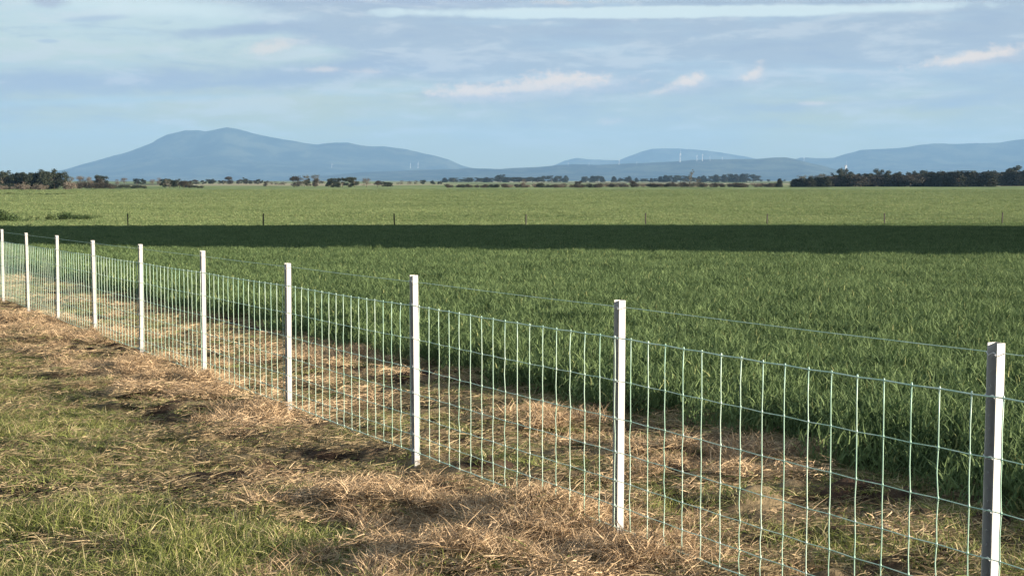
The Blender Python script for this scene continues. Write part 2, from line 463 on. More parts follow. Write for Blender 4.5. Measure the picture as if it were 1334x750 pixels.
# --- straw windrow and heaps
stv = [patch('straw_patch', M['straw'], 330, .34, (.02, .11), (.0018, .0055), .26, .3, 3, flat=True, z0=(0, .06)) for _ in range(5)]
hpv = [patch('straw_heap_patch', M['straw'], 340, .26, (.02, .13), (.0018, .006), .55, .35, 3, flat=True, z0=(0, .05)) for _ in range(4)]
nw = fbm(s * 1.1, w * 1.3, 4, 71)
row = np.exp(-((w + .45 + (fbm(s * .5, s * 0, 2, 72) - .5) * .7) / .36) ** 2)
row2 = np.exp(-((w - 1.1) / .5) ** 2) * .22
keep = RNG.random(len(P)) < np.clip((row * .9 + row2) * sstep(.46, .56, nw), 0, .55)
Ps = P[keep]
hp = []
for p_, h, r in HP:
    m_ = int(38 * (r / .4) ** 2)
    q = RNG.normal(size=(m_, 2)) * r * .62
    hp.append(np.column_stack([p_.x + q[:, 0] * 1.2, p_.y + q[:, 1], np.ones(m_)]))
hp = np.concatenate(hp)
n = len(Ps)
scatter('straw', on_ground(Ps, 0), RNG.uniform(0, 2 * PI, n), np.column_stack([Ps[:, 2] ** .6, Ps[:, 2] ** .6, RNG.uniform(.7, 1.5, n)]), stv, 'golden brown straw windrow raked along the foot of the wire fence', 'straw')
n = len(hp)
scatter('straw_heaps', on_ground(hp, .0), RNG.uniform(0, 2 * PI, n), np.full((n, 3), 1.) * RNG.uniform(.7, 1.1, (n, 1)), hpv, 'loose tufted heaps of golden straw near the fence posts', 'straw')
print('straw', len(Ps), n)

# ------------------------------------------------------------------ the wire fence
H = 1.215
rot = math.atan2(FN.y, FN.x)        # local +y = away from us along the fence? built below in world vectors instead
def L(a, b, z):                     # a: towards us along the fence, b: towards the camera side, in metres
    return (-FDH.x * a - FN.x * b, -FDH.y * a - FN.y * b, z)
def post_mesh(h, tabs=True):
    mb = MB()
    o2 = [(0, -36), (0, 0), (-3, 0), (-3, -33), (-41, -33), (-41, 3), (-44, 3), (-44, -36)]
    o2 = [(a / 1000, b / 1000) for a, b in o2]; k = len(o2)
    zs = [-.35, h]
    v = [L(a, b, z) for z in zs for a, b in o2]
    f = [[i, (i + 1) % k, k + (i + 1) % k, k + i] for i in range(k)]
    # caps split into quads so that the concave outline stays clean
    for o_, rev in ((0, True), (k, False)):
        for q in ([0, 1, 2, 3], [0, 3, 4, 7], [4, 5, 6, 7]):
            q = [i + o_ for i in q]; f.append(q[::-1] if rev else q)
    mb.add(v, f)
    if tabs:
        z = .06
        while z < h - .02:
            c_ = []
            for a0, a1, b0, b1 in ((-.0406, -.0375, -.020, -.012),):
                v = [L(a, b, zz) for zz in (z, z + .009) for a, b in ((a0, b0), (a1, b0), (a1, b1), (a0, b1))]
                mb.add(v, [[0, 1, 2, 3], [4, 7, 6, 5], [0, 4, 5, 1], [1, 5, 6, 2], [2, 6, 7, 3], [3, 7, 4, 0]])
            z += .05
    me = mb.build('post', M['zinc']); return me
pm = post_mesh(H)
NH = [0.0, .105, .23, .37, .535, .72, .93]
WB = .105                            # bottom wire above ground
n0, n1 = -3, 12
fence = empty('wire_fence', tuple(B0))
tag(fence, 'new galvanised post and wire mesh fence running away to the left beside the green crop', 'fence')
def fpos(nn): return B0 + FD * (SPAN * nn)
ties = {}
post0 = None
lean = {0: (.006, .0), 1: (.004, 0), 2: (-.006, .0), 3: (.004, .01), 4: (0, -.008), 5: (.008, 0), 6: (-.004, .01), 7: (.006, 0), 8: (-.01, 0), 9: (.004, 0)}
dh = {0: 0, 1: 0, 2: .012, 3: -.005, 4: .02, 5: .015, 6: .0, 7: .01, 8: 0, 9: .01}
mbt = MB()
b_ = .008
mbt.tube([L(-.020 + .022 * math.sin(t * 2.1), b_ + .003 * math.cos(t * 6), .006 * math.sin(t * 6)) for t in np.linspace(-1, 1, 9)], .0016, 4)
tie_me = mbt.build('tie_wire', M['tie'])
def projx(p):
    c, s = math.cos(PITCH), math.sin(PITCH)
    return 667 + F * p.x / (p.y * c - (p.z - HC) * s)
CX = [1291.5, 806.5, 542, 376, 265.5, 183.5, 123.3, 75, 36.5, 3.5]
for nn in range(n0, n1 + 1):
    b_ = fpos(nn)
    if 0 <= nn <= 9:
        sh = 0.0
        for _ in range(12):
            q = b_ + FD * sh + Vector(L(-.02, -.02, .6)); q2 = q + FD * .05
            sh += (CX[nn] - projx(q)) / ((projx(q2) - projx(q)) / .05)
        print('post', nn, 'shift', round(sh, 3)); b_ = b_ + FD * sh
    o = obj('post', pm, fence, tuple(b_ - B0 + Vector((0, 0, dh.get(nn, 0)))))
    lx, ly = lean.get(nn, (random.uniform(-.008, .008), random.uniform(-.008, .008)))
    o.rotation_euler = (ly, lx, 0)
    if -1 <= nn <= 9:
        for z in NH + [H - .035 - WB]: obj('tie_wire', tie_me, o, (0, 0, WB + z - .002))

# netting
def wpos(dist, z, b=.010, jit=0.0):
    """dist in metres along the fence from post 0"""
    p_ = B0 + FD * dist
    return Vector((p_.x - FN.x * b - B0.x, p_.y - FN.y * b - B0.y, p_.z - B0.z + WB + z))
def sagz(dist, i): return -.006 * math.sin(PI * ((dist / SPAN) % 1)) + .004 * (vnoise(dist * .7, i * 3.3, 4) - .5)
net = MB(); edge_w = []
D0, D1 = SPAN * n0, SPAN * n1
nv = int((D1 - D0) / .1502)
vd = [D0 + .12 + i * .1502 + random.uniform(-.004, .004) for i in range(nv)]
for i, z in enumerate(NH):
    thick = .0031 if i in (0, 6) else .0021
    pts = []
    for k, d in enumerate(vd):
        pts.append(wpos(d, z + sagz(d, i) + (.0015 if k % 2 else -.0015)))
    if i in (0, 6):
        m_ = MB(); m_.tube(pts, thick, 6); edge_w.append(m_)
    else: net.tube(pts, thick, 5)
for k, d in enumerate(vd):
    pts = []; lx = random.uniform(-.004, .004)
    for i, z in enumerate(NH):
        zz = z + sagz(d, i); off = random.uniform(-.002, .002) + lx * (i % 2)
        if i > 0:
            zm = (NH[i - 1] + z) / 2; pts.append(wpos(d + random.uniform(-.0025, .0025) + lx, zm, .014 + random.uniform(-.002, .002)))
        pts.append(wpos(d + off, zz, .013))
        if D0 + 2 < d < 16:
            net.tube([wpos(d + off, zz - .010, .0125), wpos(d + off + .001, zz, .012), wpos(d + off, zz + .010, .0125)], [.0029, .0044, .0029], 5)
    net.tube(pts, .0024, 6)
netting = obj('wire_netting', net.build('wire_netting', M['wire'], True), fence)
for m_ in edge_w: obj('edge_wire', m_.build('edge_wire', M['wire'], True), netting)
tw = MB(); tw.tube([wpos(d, H - .035 - WB + .5 * sagz(d, 9), -.040) for d in np.arange(D0, D1, .4)], .0018, 6)
obj('top_wire', tw.build('top_wire', M['wire'], True), fence)

# ------------------------------------------------------------------ the far fence of dark pickets
ff = None
xa, xb = -58.0, 72.0
mb = MB()
mb.add([(a, b_, z) for z in (-.3, 1.18) for a, b_ in ((-.04, -.03), (.04, -.03), (.035, .04), (-.035, .04))],
       [[0, 3, 2, 1], [4, 5, 6, 7], [0, 1, 5, 4], [1, 2, 6, 5], [2, 3, 7, 6], [3, 0, 4, 7]])
pk = mb.build('post', M['picket'])
PXS = [-9, 167, 343, 514, 685, 841, 999, 1152, 1305, 1448]
FFX = []
for px in PXS:
    t = (px - 667) / F; x = t * 113.2 / (1 - .265 * t); FFX.append(x)
o_ = (FFX[0], farfence_y(FFX[0]))
ff = empty('picket_fence', (o_[0], o_[1], float(ground_z(*o_))))
tag(ff, 'thin dark post and wire fence crossing between the shaded crop and the pale pasture', 'fence')
gz0 = ff.location.z
for i, x in enumerate(FFX):
    y = farfence_y(x)
    o = obj('post', pk, ff, (x - o_[0], y - o_[1], float(ground_z(x, y)) - gz0 + random.uniform(-.05, .05)))
    o.rotation_euler = (random.uniform(-.03, .03), random.uniform(-.03, .03), random.uniform(0, 1))
for z in (.35, .7, 1.05):
    m_ = MB(); m_.tube([(x - o_[0], farfence_y(x) - o_[1], float(ground_z(x, farfence_y(x))) - gz0 + z) for x in FFX], .003, 4)
    obj('line_wire', m_.build('line_wire', M['picket']), ff)

# ------------------------------------------------------------------ trees (each a thing: trunk, crown)
def leafball(cs, n, leaf, seed):
    """leaf cards spread over uneven clumps; cs: list of (centre, radii)"""
    R = np.random.default_rng(seed)
    vol = np.array([r[0] * r[1] + r[0] * r[2] for c_, r in cs]); pr = vol / vol.sum()
    which = R.choice(len(cs), n, p=pr)
    cen = np.array([c_ for c_, r in cs])[which]; rad = np.array([r for c_, r in cs])[which]
    d = R.normal(size=(n, 3)); d /= np.linalg.norm(d, axis=1)[:, None]
    rr = R.random(n) ** .38
    p_ = cen + d * rad * rr[:, None] * (1 + .16 * R.normal(size=(n, 1)))
    a = R.normal(size=(n, 3)); a /= np.linalg.norm(a, axis=1)[:, None]
    b_ = np.cross(a, R.normal(size=(n, 3))); b_ /= np.linalg.norm(b_, axis=1)[:, None]
    s_ = leaf * R.uniform(.5, 1.3, n)[:, None]
    V = np.stack([p_ - a * s_ * .5, p_ + b_ * s_ * .3, p_ + a * s_ * .5, p_ - b_ * s_ * .3], 1)
    ct = R.random(len(cs))[which]
    tone = np.clip(.5 * R.random(n) + .5 * ct, 0, 1)
    return V.reshape(-1, 3), np.arange(4 * n).reshape(n, 4), np.repeat(tone, 4)

TREES = {}
def tree_kind(key, leafm, barkm, h, shape, n, leaf, seeds, spread=1.0, base=.3):
    out_ = []
    for sd in range(seeds):
        R = random.Random(hash((len(key), sd, n)) % 9999 + sd * 13 + len(key))
        tr = MB(); cs = []
        top = h * R.uniform(.55, .7)
        pts = [Vector((0, 0, -.4))]
        for i in range(1, 5):
            pts.append(Vector((R.uniform(-.03, .03) * h * i / 2, R.uniform(-.03, .03) * h * i / 2, top * i / 4)))
        tr.tube(pts, [h * .03, h * .024, h * .02, h * .014, h * .008], 7)
        if shape == 'gum':
            for j in range(R.randint(10, 13)):
                a = R.uniform(0, 2 * PI); st = pts[1].lerp(pts[4], R.random()); rr = h * R.uniform(.15, .34) * spread
                e = Vector((math.cos(a) * rr, math.sin(a) * rr, h * R.uniform(base * .6, .86)))
                tr.tube([st, st.lerp(e, .5) + Vector((0, 0, h * .02)), e], [h * .012, h * .008, h * .003], 5)
                for q in range(2):
                    c_ = e + Vector((R.uniform(-.1, .1), R.uniform(-.1, .1), R.uniform(-.06, .06))) * h
                    k = h * R.uniform(.09, .17)
                    cs.append(((c_.x, c_.y, c_.z), (k * 1.15, k * 1.15, k * R.uniform(.7, 1.0))))
            cs.append(((0, 0, h * .86), (h * .14, h * .14, h * .11)))
        elif shape == 'round':
            for j in range(R.randint(9, 12)):
                a = R.uniform(0, 2 * PI); zz = R.uniform(base, .85); rr = h * .26 * spread * math.sqrt(max(.1, 1 - ((zz - .45) / .55) ** 2)) * R.uniform(.3, 1)
                k = h * R.uniform(.13, .2)
                e = Vector((math.cos(a) * rr, math.sin(a) * rr, h * zz))
                tr.tube([pts[2], e], [h * .01, h * .003], 5)
                cs.append(((e.x, e.y, e.z), (k * spread, k * spread, k)))
        elif shape == 'cypress':
            for j in range(16):
                zz = .06 + .86 * j / 15; a = R.uniform(0, 2 * PI); k = h * (.20 - .12 * zz ** 2) * R.uniform(.85, 1.2) * spread
                rr = h * .07 * R.random()
                cs.append(((math.cos(a) * rr, math.sin(a) * rr, h * zz), (k, k, h * .11)))
        elif shape == 'shrub':
            for j in range(R.randint(7, 10)):
                a = R.uniform(0, 2 * PI); rr = h * spread * R.uniform(0, 1.1); k = h * R.uniform(.3, .5)
                cs.append(((math.cos(a) * rr, math.sin(a) * rr * .7, h * R.uniform(.2, .62)), (k * 1.1, k * 1.1, k * .75)))
        elif shape == 'bare':
            for j in range(16):
                a = R.uniform(0, 2 * PI); st = pts[1].lerp(pts[4], R.random()); rr = h * R.uniform(.1, .3)
                e = Vector((math.cos(a) * rr, math.sin(a) * rr, min(h, st.z + h * R.uniform(.15, .45))))
                tr.tube([st, st.lerp(e, .5) + Vector((0, 0, -h * .02)), e], [h * .012, h * .007, h * .003], 5)
                cs.append(((e.x, e.y, e.z), (h * .07, h * .07, h * .06)))
        v, f, t = leafball(cs, n, leaf, sd * 7 + n)
        v[:, 2] = np.maximum(v[:, 2], -.05)
        out_.append((tr.build('trunk', barkm, True), mesh_np('crown', v, f, leafm, t)))
    TREES[key] = (h, out_)
tree_kind('gum', M['gum'], M['bark'], 10, 'gum', 4200, .6, 5, 1.1)
tree_kind('gumwide', M['gum'], M['bark'], 10, 'gum', 4200, .6, 3, 1.7)
tree_kind('palegum', M['gumpale'], M['barkpale'], 10, 'gum', 1700, .5, 3, 1.2)
tree_kind('pink', M['pinkish'], M['bark'], 10, 'round', 1500, .45, 3, 1.3, .2)
tree_kind('browntree', M['brown'], M['bark'], 10, 'round', 2600, .6, 4, 1.4, .12)
tree_kind('cyp', M['cypress'], M['bark'], 10, 'cypress', 4200, .6, 5, 1.15)
tree_kind('bigcyp', M['cypress'], M['bark'], 10, 'cypress', 9000, .55, 3, 1.3)
tree_kind('shrub', M['shrub'], M['bark'], 1, 'shrub', 1600, .10, 4, 1.4)
tree_kind('rush', M['rush'], M['bark'], 1, 'shrub', 1200, .12, 3, 2.6)
tree_kind('paleshrub', M['pinkish'], M['bark'], 1, 'shrub', 1500, .12, 3, 1.0)
tree_kind('lowtree', M['brown'], M['bark'], 10, 'shrub', 2600, 1.0, 4, .9)
tree_kind('lowgreen', M['gum'], M['bark'], 10, 'shrub', 2600, 1.0, 4, .9)
tree_kind('lowpale', M['pinkish'], M['bark'], 10, 'shrub', 1800, .9, 3, .8)
tree_kind('bare', M['gumpale'], M['barkpale'], 10, 'bare', 700, .35, 2)

def plant(key, x, y, h, label, cat='tree', group=None, name='tree', wide=1.0):
    hh, vs = TREES[key]
    tr, cr = random.choice(vs)
    e = empty(name, (x, y, float(ground_z(x, y))), random.uniform(0, 2 * PI))
    s_ = h / hh; e.scale = (s_ * wide, s_ * wide, s_)
    tt = name != 'bush'; obj('trunk' if tt else 'stem', tr, e); obj('crown' if tt else 'foliage', cr, e)
    tag(e, label, cat, group); return e

def Yof(ybase): return (HC + 2.22) * F / (ybase - HY)
def at_px(px, Y_): return (px - 667) / F * Y_
def treerow(key, x0, x1, n, yt0, yt1, ybase, label, group, jit=.18, name='tree', cat='tree', wide=1.0, ydep=.03):
    for i in range(n):
        t = (i + .5) / n
        px = x0 + (x1 - x0) * t + random.uniform(-.35, .35) * (x1 - x0) / n
        Y_ = Yof(ybase) * (1 + random.uniform(-ydep, ydep))
        yt = yt0 + (yt1 - yt0) * t
        h = (ybase - yt) * Yof(ybase) / F * random.uniform(1 - jit, 1 + jit * .6)
        kk = random.choice(key) if isinstance(key, (list, tuple)) else key
        plant(kk, at_px(px, Y_), Y_, h, label, cat, group, name, wide)
def one(key, px, yt, ybase, label, name='tree', cat='tree', wide=1.0, group=None):
    Y_ = Yof(ybase); plant(key, at_px(px, Y_), Y_, (ybase - yt) * Y_ / F, label, cat, group, name, wide)

# left wood
treerow(['gum', 'gumwide'], -14, 76, 11, 222, 221, 246.5, 'tall dark gum in the wood at the far left edge of the paddocks', 'dark gums of the far left wood', .12)
treerow('cyp', -10, 70, 8, 228, 228, 246.2, 'low dark tree filling the bottom of the far left wood', 'low trees under the far left gums', .15, wide=3.2)
one('gumwide', 72, 219, 246.5, 'tallest round dark gum at the right end of the far left wood')
treerow('paleshrub', 0, 62, 5, 239, 239, 248, 'pale brown bush in front of the far left wood', 'pale bushes before the left wood', .2, 'bush', 'bush', wide=1.1)
one('paleshrub', 92, 235, 247.3, 'rounded pinkish brown bush just right of the far left wood', 'bush', 'bush', 1.0)
one('palegum', 90, 229, 245, 'thin grey-green gum right behind the rounded pinkish bush')
one('pink', 106, 228.5, 244.5, 'bare pinkish tree between the left wood and the big hill foot')
one('pink', 117, 229.5, 244.5, 'smaller pinkish tree right of the bare pinkish one')
one('gum', 126, 228, 244, 'thin open-crowned gum above the low hedge at left')
one('gum', 136, 228.5, 244, 'second thin gum above the low hedge at left, further right')
one('browntree', 132, 232, 245.5, 'dark rounded tree under the thin gums at left')
treerow('lowtree', 104, 150, 5, 236, 238, 245.8, 'dark bushy tree in the low hedge left of the big hill', 'hedge trees left of the hill', .2, wide=1.25)
treerow('lowgreen', 135, 196, 7, 240, 241, 245.5, 'low dark hedge tree below the big hill at left', 'low hedge below the hill', .15, wide=1.25)
treerow(['gum', 'pink'], 148, 215, 6, 232, 232, 241, 'small distant tree in the row beneath the left hill slope', 'distant row beneath the left slope', .25, wide=1.4)
treerow(['browntree', 'gum'], 213, 252, 6, 233, 234, 245, 'dark tree in the small clump below the left hill peak', 'small clump below the hill peak', .2, wide=1.3)
one('palegum', 219, 233, 245.3, 'pale trunked gum at the left of the small dark clump')
treerow('lowgreen', 238, 268, 4, 239, 241.5, 245, 'low dark bush tailing off the small clump to the right', 'bushes tailing off the clump', .15, wide=1.25)
treerow(['gum', 'browntree'], 252, 345, 12, 233, 234, 240, 'far dark tree in the row under the hill peak', 'far row under the hill peak', .25, wide=1.6)
one('browntree', 300, 228, 240, 'tallest domed tree of the far row under the hill peak', wide=1.2)
one('gum', 318, 231, 240, 'lower spreading tree right of the domed one under the hill peak', wide=1.3)
one('browntree', 348, 235, 243.5, 'small brown tree alone left of the middle clump')
# middle clump
one('browntree', 384, 226.5, 244, 'rounded dark tree at the left end of the middle clump', wide=1.0)
one('palegum', 397, 227.5, 243.5, 'pale grey leaning gum second in the middle clump', wide=1.1)
one('palegum', 415, 226.5, 242, 'grey spreading tree behind the middle clump', wide=1.2)
one('gum', 403, 232, 243.5, 'small dark gum beside the pale leaning gum')
one('browntree', 411, 232, 244.3, 'dark brown tree in front of the grey spreading one')
treerow(['gum', 'gumwide'], 424, 466, 6, 233, 230, 244, 'dark spreading gum in the centre of the middle clump', 'centre gums of the middle clump', .12, wide=1.2)
one('pink', 478, 231.5, 244.3, 'orange-brown domed tree near the right of the middle clump', wide=1.2)
treerow(['gum', 'browntree'], 490, 514, 4, 234, 238, 244, 'dark low tree at the right end of the middle clump', 'right end trees of the middle clump', .12, wide=1.3)
treerow('palegum', 350, 376, 4, 236, 236, 241, 'small pale tree left of the middle clump', 'small pale trees left of middle clump', .2, wide=1.5)
treerow(['palegum', 'gum'], 520, 578, 6, 234.5, 234, 240.5, 'faint small tree in the gap right of the middle clump', 'faint trees right of middle clump', .25, wide=1.5)
# far dark strip and clumps in the centre
treerow(['gum', 'cyp'], 578, 705, 17, 231.5, 230.5, 237.6, 'tiny dark tree in the far strip under the low saddle', 'far dark strip under the saddle', .12, wide=3.0)
one('gum', 652, 227, 237.6, 'taller tree standing out of the far strip under the saddle', wide=1.3)
for a, b_, n_, yt in ((700, 742, 6, 229), (755, 788, 5, 230), (796, 832, 5, 230), (832, 858, 4, 232.5), (858, 888, 5, 229), (889, 902, 2, 229), (906, 944, 7, 228), (944, 982, 7, 227)):
    treerow(['gum', 'cyp'], a, b_, n_, yt, yt, 237.3, 'far dark tree in the broken line before the turbine ridge', 'broken far line before the turbine ridge', .22, wide=2.1)
treerow('gum', 984, 1030, 4, 233.5, 233.5, 237, 'very faint tree right of the broken far line', 'faint trees right of the broken line', .2, wide=1.5)
# near low hedge of the centre
treerow(['lowgreen', 'lowtree'], 583, 650, 8, 239.5, 239, 244.5, 'low green bush in the sparse hedge at picture centre', 'sparse hedge at picture centre', .2, wide=1.25)
treerow(['lowtree', 'lowgreen', 'lowpale'], 652, 780, 16, 238.5, 238, 244.3, 'low bushy tree in the brown hedge right of centre', 'brown hedge right of centre', .25, wide=1.25)
one('pink', 680, 233, 244.3, 'reddish twiggy tree at the left start of the brown hedge', wide=1.2)
one('browntree', 753, 235.5, 244.3, 'dark domed tree in the brown hedge right of centre', wide=1.3)
treerow(['lowtree', 'lowpale', 'lowtree'], 780, 985, 26, 237, 237, 243.8, 'brown hedgerow tree along the back of the green paddock', 'brown hedgerow at the paddock back', .22, wide=1.25)
one('browntree', 825, 234, 243.9, 'dark tree rising from the brown hedgerow, left of the tall bare one', wide=1.3)
one('bare', 898, 221.5, 244, 'tall pale nearly bare tree rising above the brown hedgerow', wide=.8)
one('palegum', 906, 232, 244, 'greyish green tree right of the tall bare one', wide=1.2)
treerow('lowtree', 985, 1012, 4, 238, 237, 243.5, 'brown bush left of the pointed dark tree', 'brown bushes by the pointed tree', .1, wide=1.25)
one('cyp', 1015, 232.5, 243.7, 'pointed dark tree standing apart left of the long windbreak', wide=1.7)
# right windbreak
treerow('cyp', 1030, 1080, 9, 233.5, 229.5, 243.6, 'dark cypress in the lower left end of the long windbreak', 'left end cypresses of the windbreak', .08, wide=2.5, ydep=.008)
treerow(['cyp', 'browntree', 'cyp'], 1080, 1286, 29, 227.5, 222.5, 243.2, 'dark cypress in the long windbreak at right', 'cypresses of the long windbreak', .06, wide=2.6, ydep=.01)
treerow('palegum', 1035, 1075, 5, 229, 226.5, 241.5, 'grey-green gum behind the left end of the windbreak', 'grey-green gums behind the windbreak end', .15, wide=1.5)
treerow(['gum', 'gumwide'], 1070, 1300, 13, 223.5, 221, 241.5, 'dark gum crown showing above the long windbreak', 'gum crowns above the windbreak', .16, wide=1.1)
one('gumwide', 1101, 219.5, 241.5, 'flat topped gum rising highest above the windbreak left part', wide=1.1)
treerow(['gum', 'cyp'], 1284, 1316, 5, 227, 224, 241.8, 'bluish dark tree in the gap right of the windbreak', 'trees in the gap right of windbreak', .15, wide=1.5)
treerow('cyp', 1306, 1350, 7, 225, 219, 242.3, 'dark cypress of the second windbreak at the right edge', 'second windbreak at the right edge', .1, wide=2.4)
one('gum', 1325, 214.5, 241, 'tall open gum above the second windbreak at the right edge', wide=1.2)
# bushes near the far fence
for i, (px, yt, yb, key, wd_) in enumerate(((-6, 271, 290, 'shrub', 1.2), (12, 281, 289.5, 'shrub', 1.9), (62, 280, 288, 'rush', 1.), (85, 275.5, 288, 'shrub', 1.6), (97, 276.5, 288, 'rush', 1.2), (112, 279, 288, 'shrub', 1.9))):
    lb = ['dark green bush cut by the left edge beyond the far fence', 'low dark bush trailing right of the one at the left edge', 'thin olive shrub left of the mounded bushes beyond the far fence',
          'tallest mounded green bush beyond the far fence at left', 'lighter green middle bush of the mounded three', 'long flat dark bush ending the mounded group to the right'][i]
    one(key, px, yt, yb, lb, 'bush', 'bush', wd_)
for i in range(8):
    one('rush', -20 + i * 14 + random.uniform(-5, 5), 249.3 + .25 * i, 254, 'dark low rush clump in the strip before the far left wood', 'bush', 'bush', 1.6, 'rush strip before the left wood')

# tall cypress windbreak standing right of the view; its shade lies across the crop
SUN_AZ = math.radians(15)         # how far behind straight right the sun stands
SUN_EL = math.radians(12)
def belt(yr): return np.interp(yr, [40, 60, 80, 98], [13.5, 18, 23, 27])
for r in range(2):
    y = 41.5 + r * 1.6
    while y < 92:
        h = float(belt(y)) * random.uniform(.8, 1.08)
        x = .336 * y + 19 + r * 5.5
        plant('bigcyp', x + random.uniform(-1.2, 1.2), y + random.uniform(-1.2, 1.2), h, 'unseen cypress added right of the view whose shade crosses the crop', 'tree', 'cypresses right of the view', 'cypress_tree', min(1.5, max(1., 4.2 / (h * .2) * .75)))
        y += 3.1
for x_, y_, h_ in ((30.5, 38.2, 8.2), (33.5, 39.6, 10.5)):  # unseen trees added so the near edge of the shade runs uneven
    plant('bigcyp', x_, y_, h_, 'unseen cypress added right of the view whose shade crosses the crop', 'tree', 'cypresses right of the view', 'cypress_tree', 1.3)
for i, y in enumerate(np.arange(41, 92, 3.6)):
    plant('cyp', .336 * y + 16 + random.uniform(-.5, .5), y, 6.5, 'low dark cypress at the foot of the tall ones right of the view', 'tree', 'low cypresses right of the view', 'cypress_tree', 1.7)

# ------------------------------------------------------------------ hills
hm, N, out = material('hill_forest')
pos = N.node('ShaderNodeNewGeometry').outputs['Position']
a = N.noise(pos, .0022, 8, .7)
c = N.mix(N.ramp(a, .42, .62), (.012, .020, .022), (.07, .078, .05))
p = N.node('ShaderNodeBsdfPrincipled'); N.put(p.inputs['Base Color'], c); p.inputs['Roughness'].default_value = 1; p.inputs['Specular IOR Level'].default_value = 0
N.l.new(p.outputs[0], out.inputs[0])
def hills(name, D, W, prof, seed, spur=.6):
    xp = np.array([a for a, b in prof], float); yp = np.array([b for a, b in prof], float)
    wx = (xp - 667) / F * D; hz = (HY - yp) * D / F + HC
    u = np.linspace(wx[0], wx[-1], 520); t = np.linspace(-1, 1, 61)
    U, T = np.meshgrid(u, t)
    k = D / 20000
    Hh = np.interp(U + (fbm(U / 900 / k, T * 3, 3, seed) - .5) * 900 * k * np.abs(T), wx, hz)
    Hh = Hh + (fbm(U / 300 / k, T * 6, 4, seed + 2) - .5) * 26 * k * (Hh > 0)
    sp = fbm(U / (1100 * k), T * 2.2, 4, seed + 5)
    shp = np.clip(1 - np.abs(T), 0, 1) ** .9
    Zz = Hh * shp * (1 - spur * sp * np.clip(np.abs(T) * 3, 0, 1)) - 6 * np.abs(T) - 2
    Yy = D + T * W * (1 + 0 * U)
    idx = np.arange(U.size).reshape(U.shape)
    f = np.stack([idx[:-1, :-1], idx[:-1, 1:], idx[1:, 1:], idx[1:, :-1]], -1).reshape(-1, 4)
    o = obj(name, mesh_np(name, np.stack([U, Yy, Zz], -1).reshape(-1, 3), f, hm, smooth=True)); tag(o, kind='structure'); return o
hills('mountain', 22000, 3200, [(-120, 236), (0, 232), (85, 221), (130, 208), (170, 197), (200, 186), (207, 181.5), (220, 175), (245, 170), (262, 170), (270, 171.5), (280, 169.5), (290, 167.5), (298, 166), (312, 168.5), (330, 173.5), (350, 178), (370, 182),
    (400, 186.5), (415, 188), (440, 185.5), (455, 186), (470, 189.5), (485, 191), (500, 191), (530, 194.5), (550, 199.5), (570, 203.5), (585, 208), (600, 215), (620, 220), (680, 226), (760, 237)], 3)
hills('low_ridge', 16500, 1600, [(380, 233), (470, 224), (560, 221), (612, 219.5), (650, 219.5), (680, 218.5), (700, 217), (725, 214.5), (745, 213.5), (780, 214.5), (820, 213), (870, 210.5), (900, 208.5), (940, 207.5), (985, 207), (1010, 205), (1022, 205), (1035, 207), (1060, 214), (1085, 220), (1110, 226), (1150, 236)], 8, .4)
hills('far_hill', 26500, 2300, [(660, 236), (700, 224), (735, 210), (752, 206.5), (775, 208.5), (805, 209), (822, 202), (835, 197), (848, 194), (865, 194), (890, 194.5), (915, 196), (940, 199), (965, 203), (985, 206.5), (1010, 210), (1060, 214), (1100, 222), (1130, 236)], 12, .4)
hills('right_range', 23000, 3200, [(960, 236), (1010, 216), (1040, 206.5), (1060, 206), (1085, 205), (1100, 200), (1120, 195.5), (1150, 195), (1170, 193.5), (1195, 189.5), (1215, 187.5), (1240, 188), (1270, 186.5), (1300, 186), (1320, 183), (1334, 181), (1370, 176), (1420, 181), (1480, 190), (1560, 205), (1650, 236)], 17)

# ------------------------------------------------------------------ wind turbines
def turbine_parts():
    mt = MB(); mt.tube([(0, 0, -6), (0, 0, 40), (0, 0, 80)], [4.2, 3.2, 2.2], 10)
    mn = MB(); mn.tube([(0, 6, 81.5), (0, 0, 81.8), (0, -5.5, 81.5)], [2.2, 2.6, 2.0], 8)
    mb_ = MB(); mb_.add([(-1.8, -5.9, 0), (1.8, -5.9, 0), (3.0, -5.7, 9), (.6, -5.7, 43), (-.6, -5.8, 43), (-1.5, -6.0, 9),
                         (-1.8, -6.6, 0), (1.8, -6.6, 0), (3.0, -6.2, 9), (.6, -6.0, 43), (-.6, -6.0, 43), (-1.5, -6.5, 9)],
                        [[0, 1, 2, 5], [5, 2, 3, 4], [7, 6, 11, 8], [8, 11, 10, 9], [0, 6, 7, 1], [1, 7, 8, 2], [2, 8, 9, 3], [3, 9, 10, 4], [4, 10, 11, 5], [5, 11, 6, 0]])
    mh = MB(); mh.tube([(0, -5.4, 81.5), (0, -7.6, 81.5)], [2.2, .7], 8)
    return [x.build(nm, M['turbine']) for x, nm in ((mt, 'tower'), (mn, 'nacelle'), (mb_, 'blade'), (mh, 'hub'))]
tp = turbine_parts()
from mathutils.bvhtree import BVHTree
bpy.context.view_layer.update()
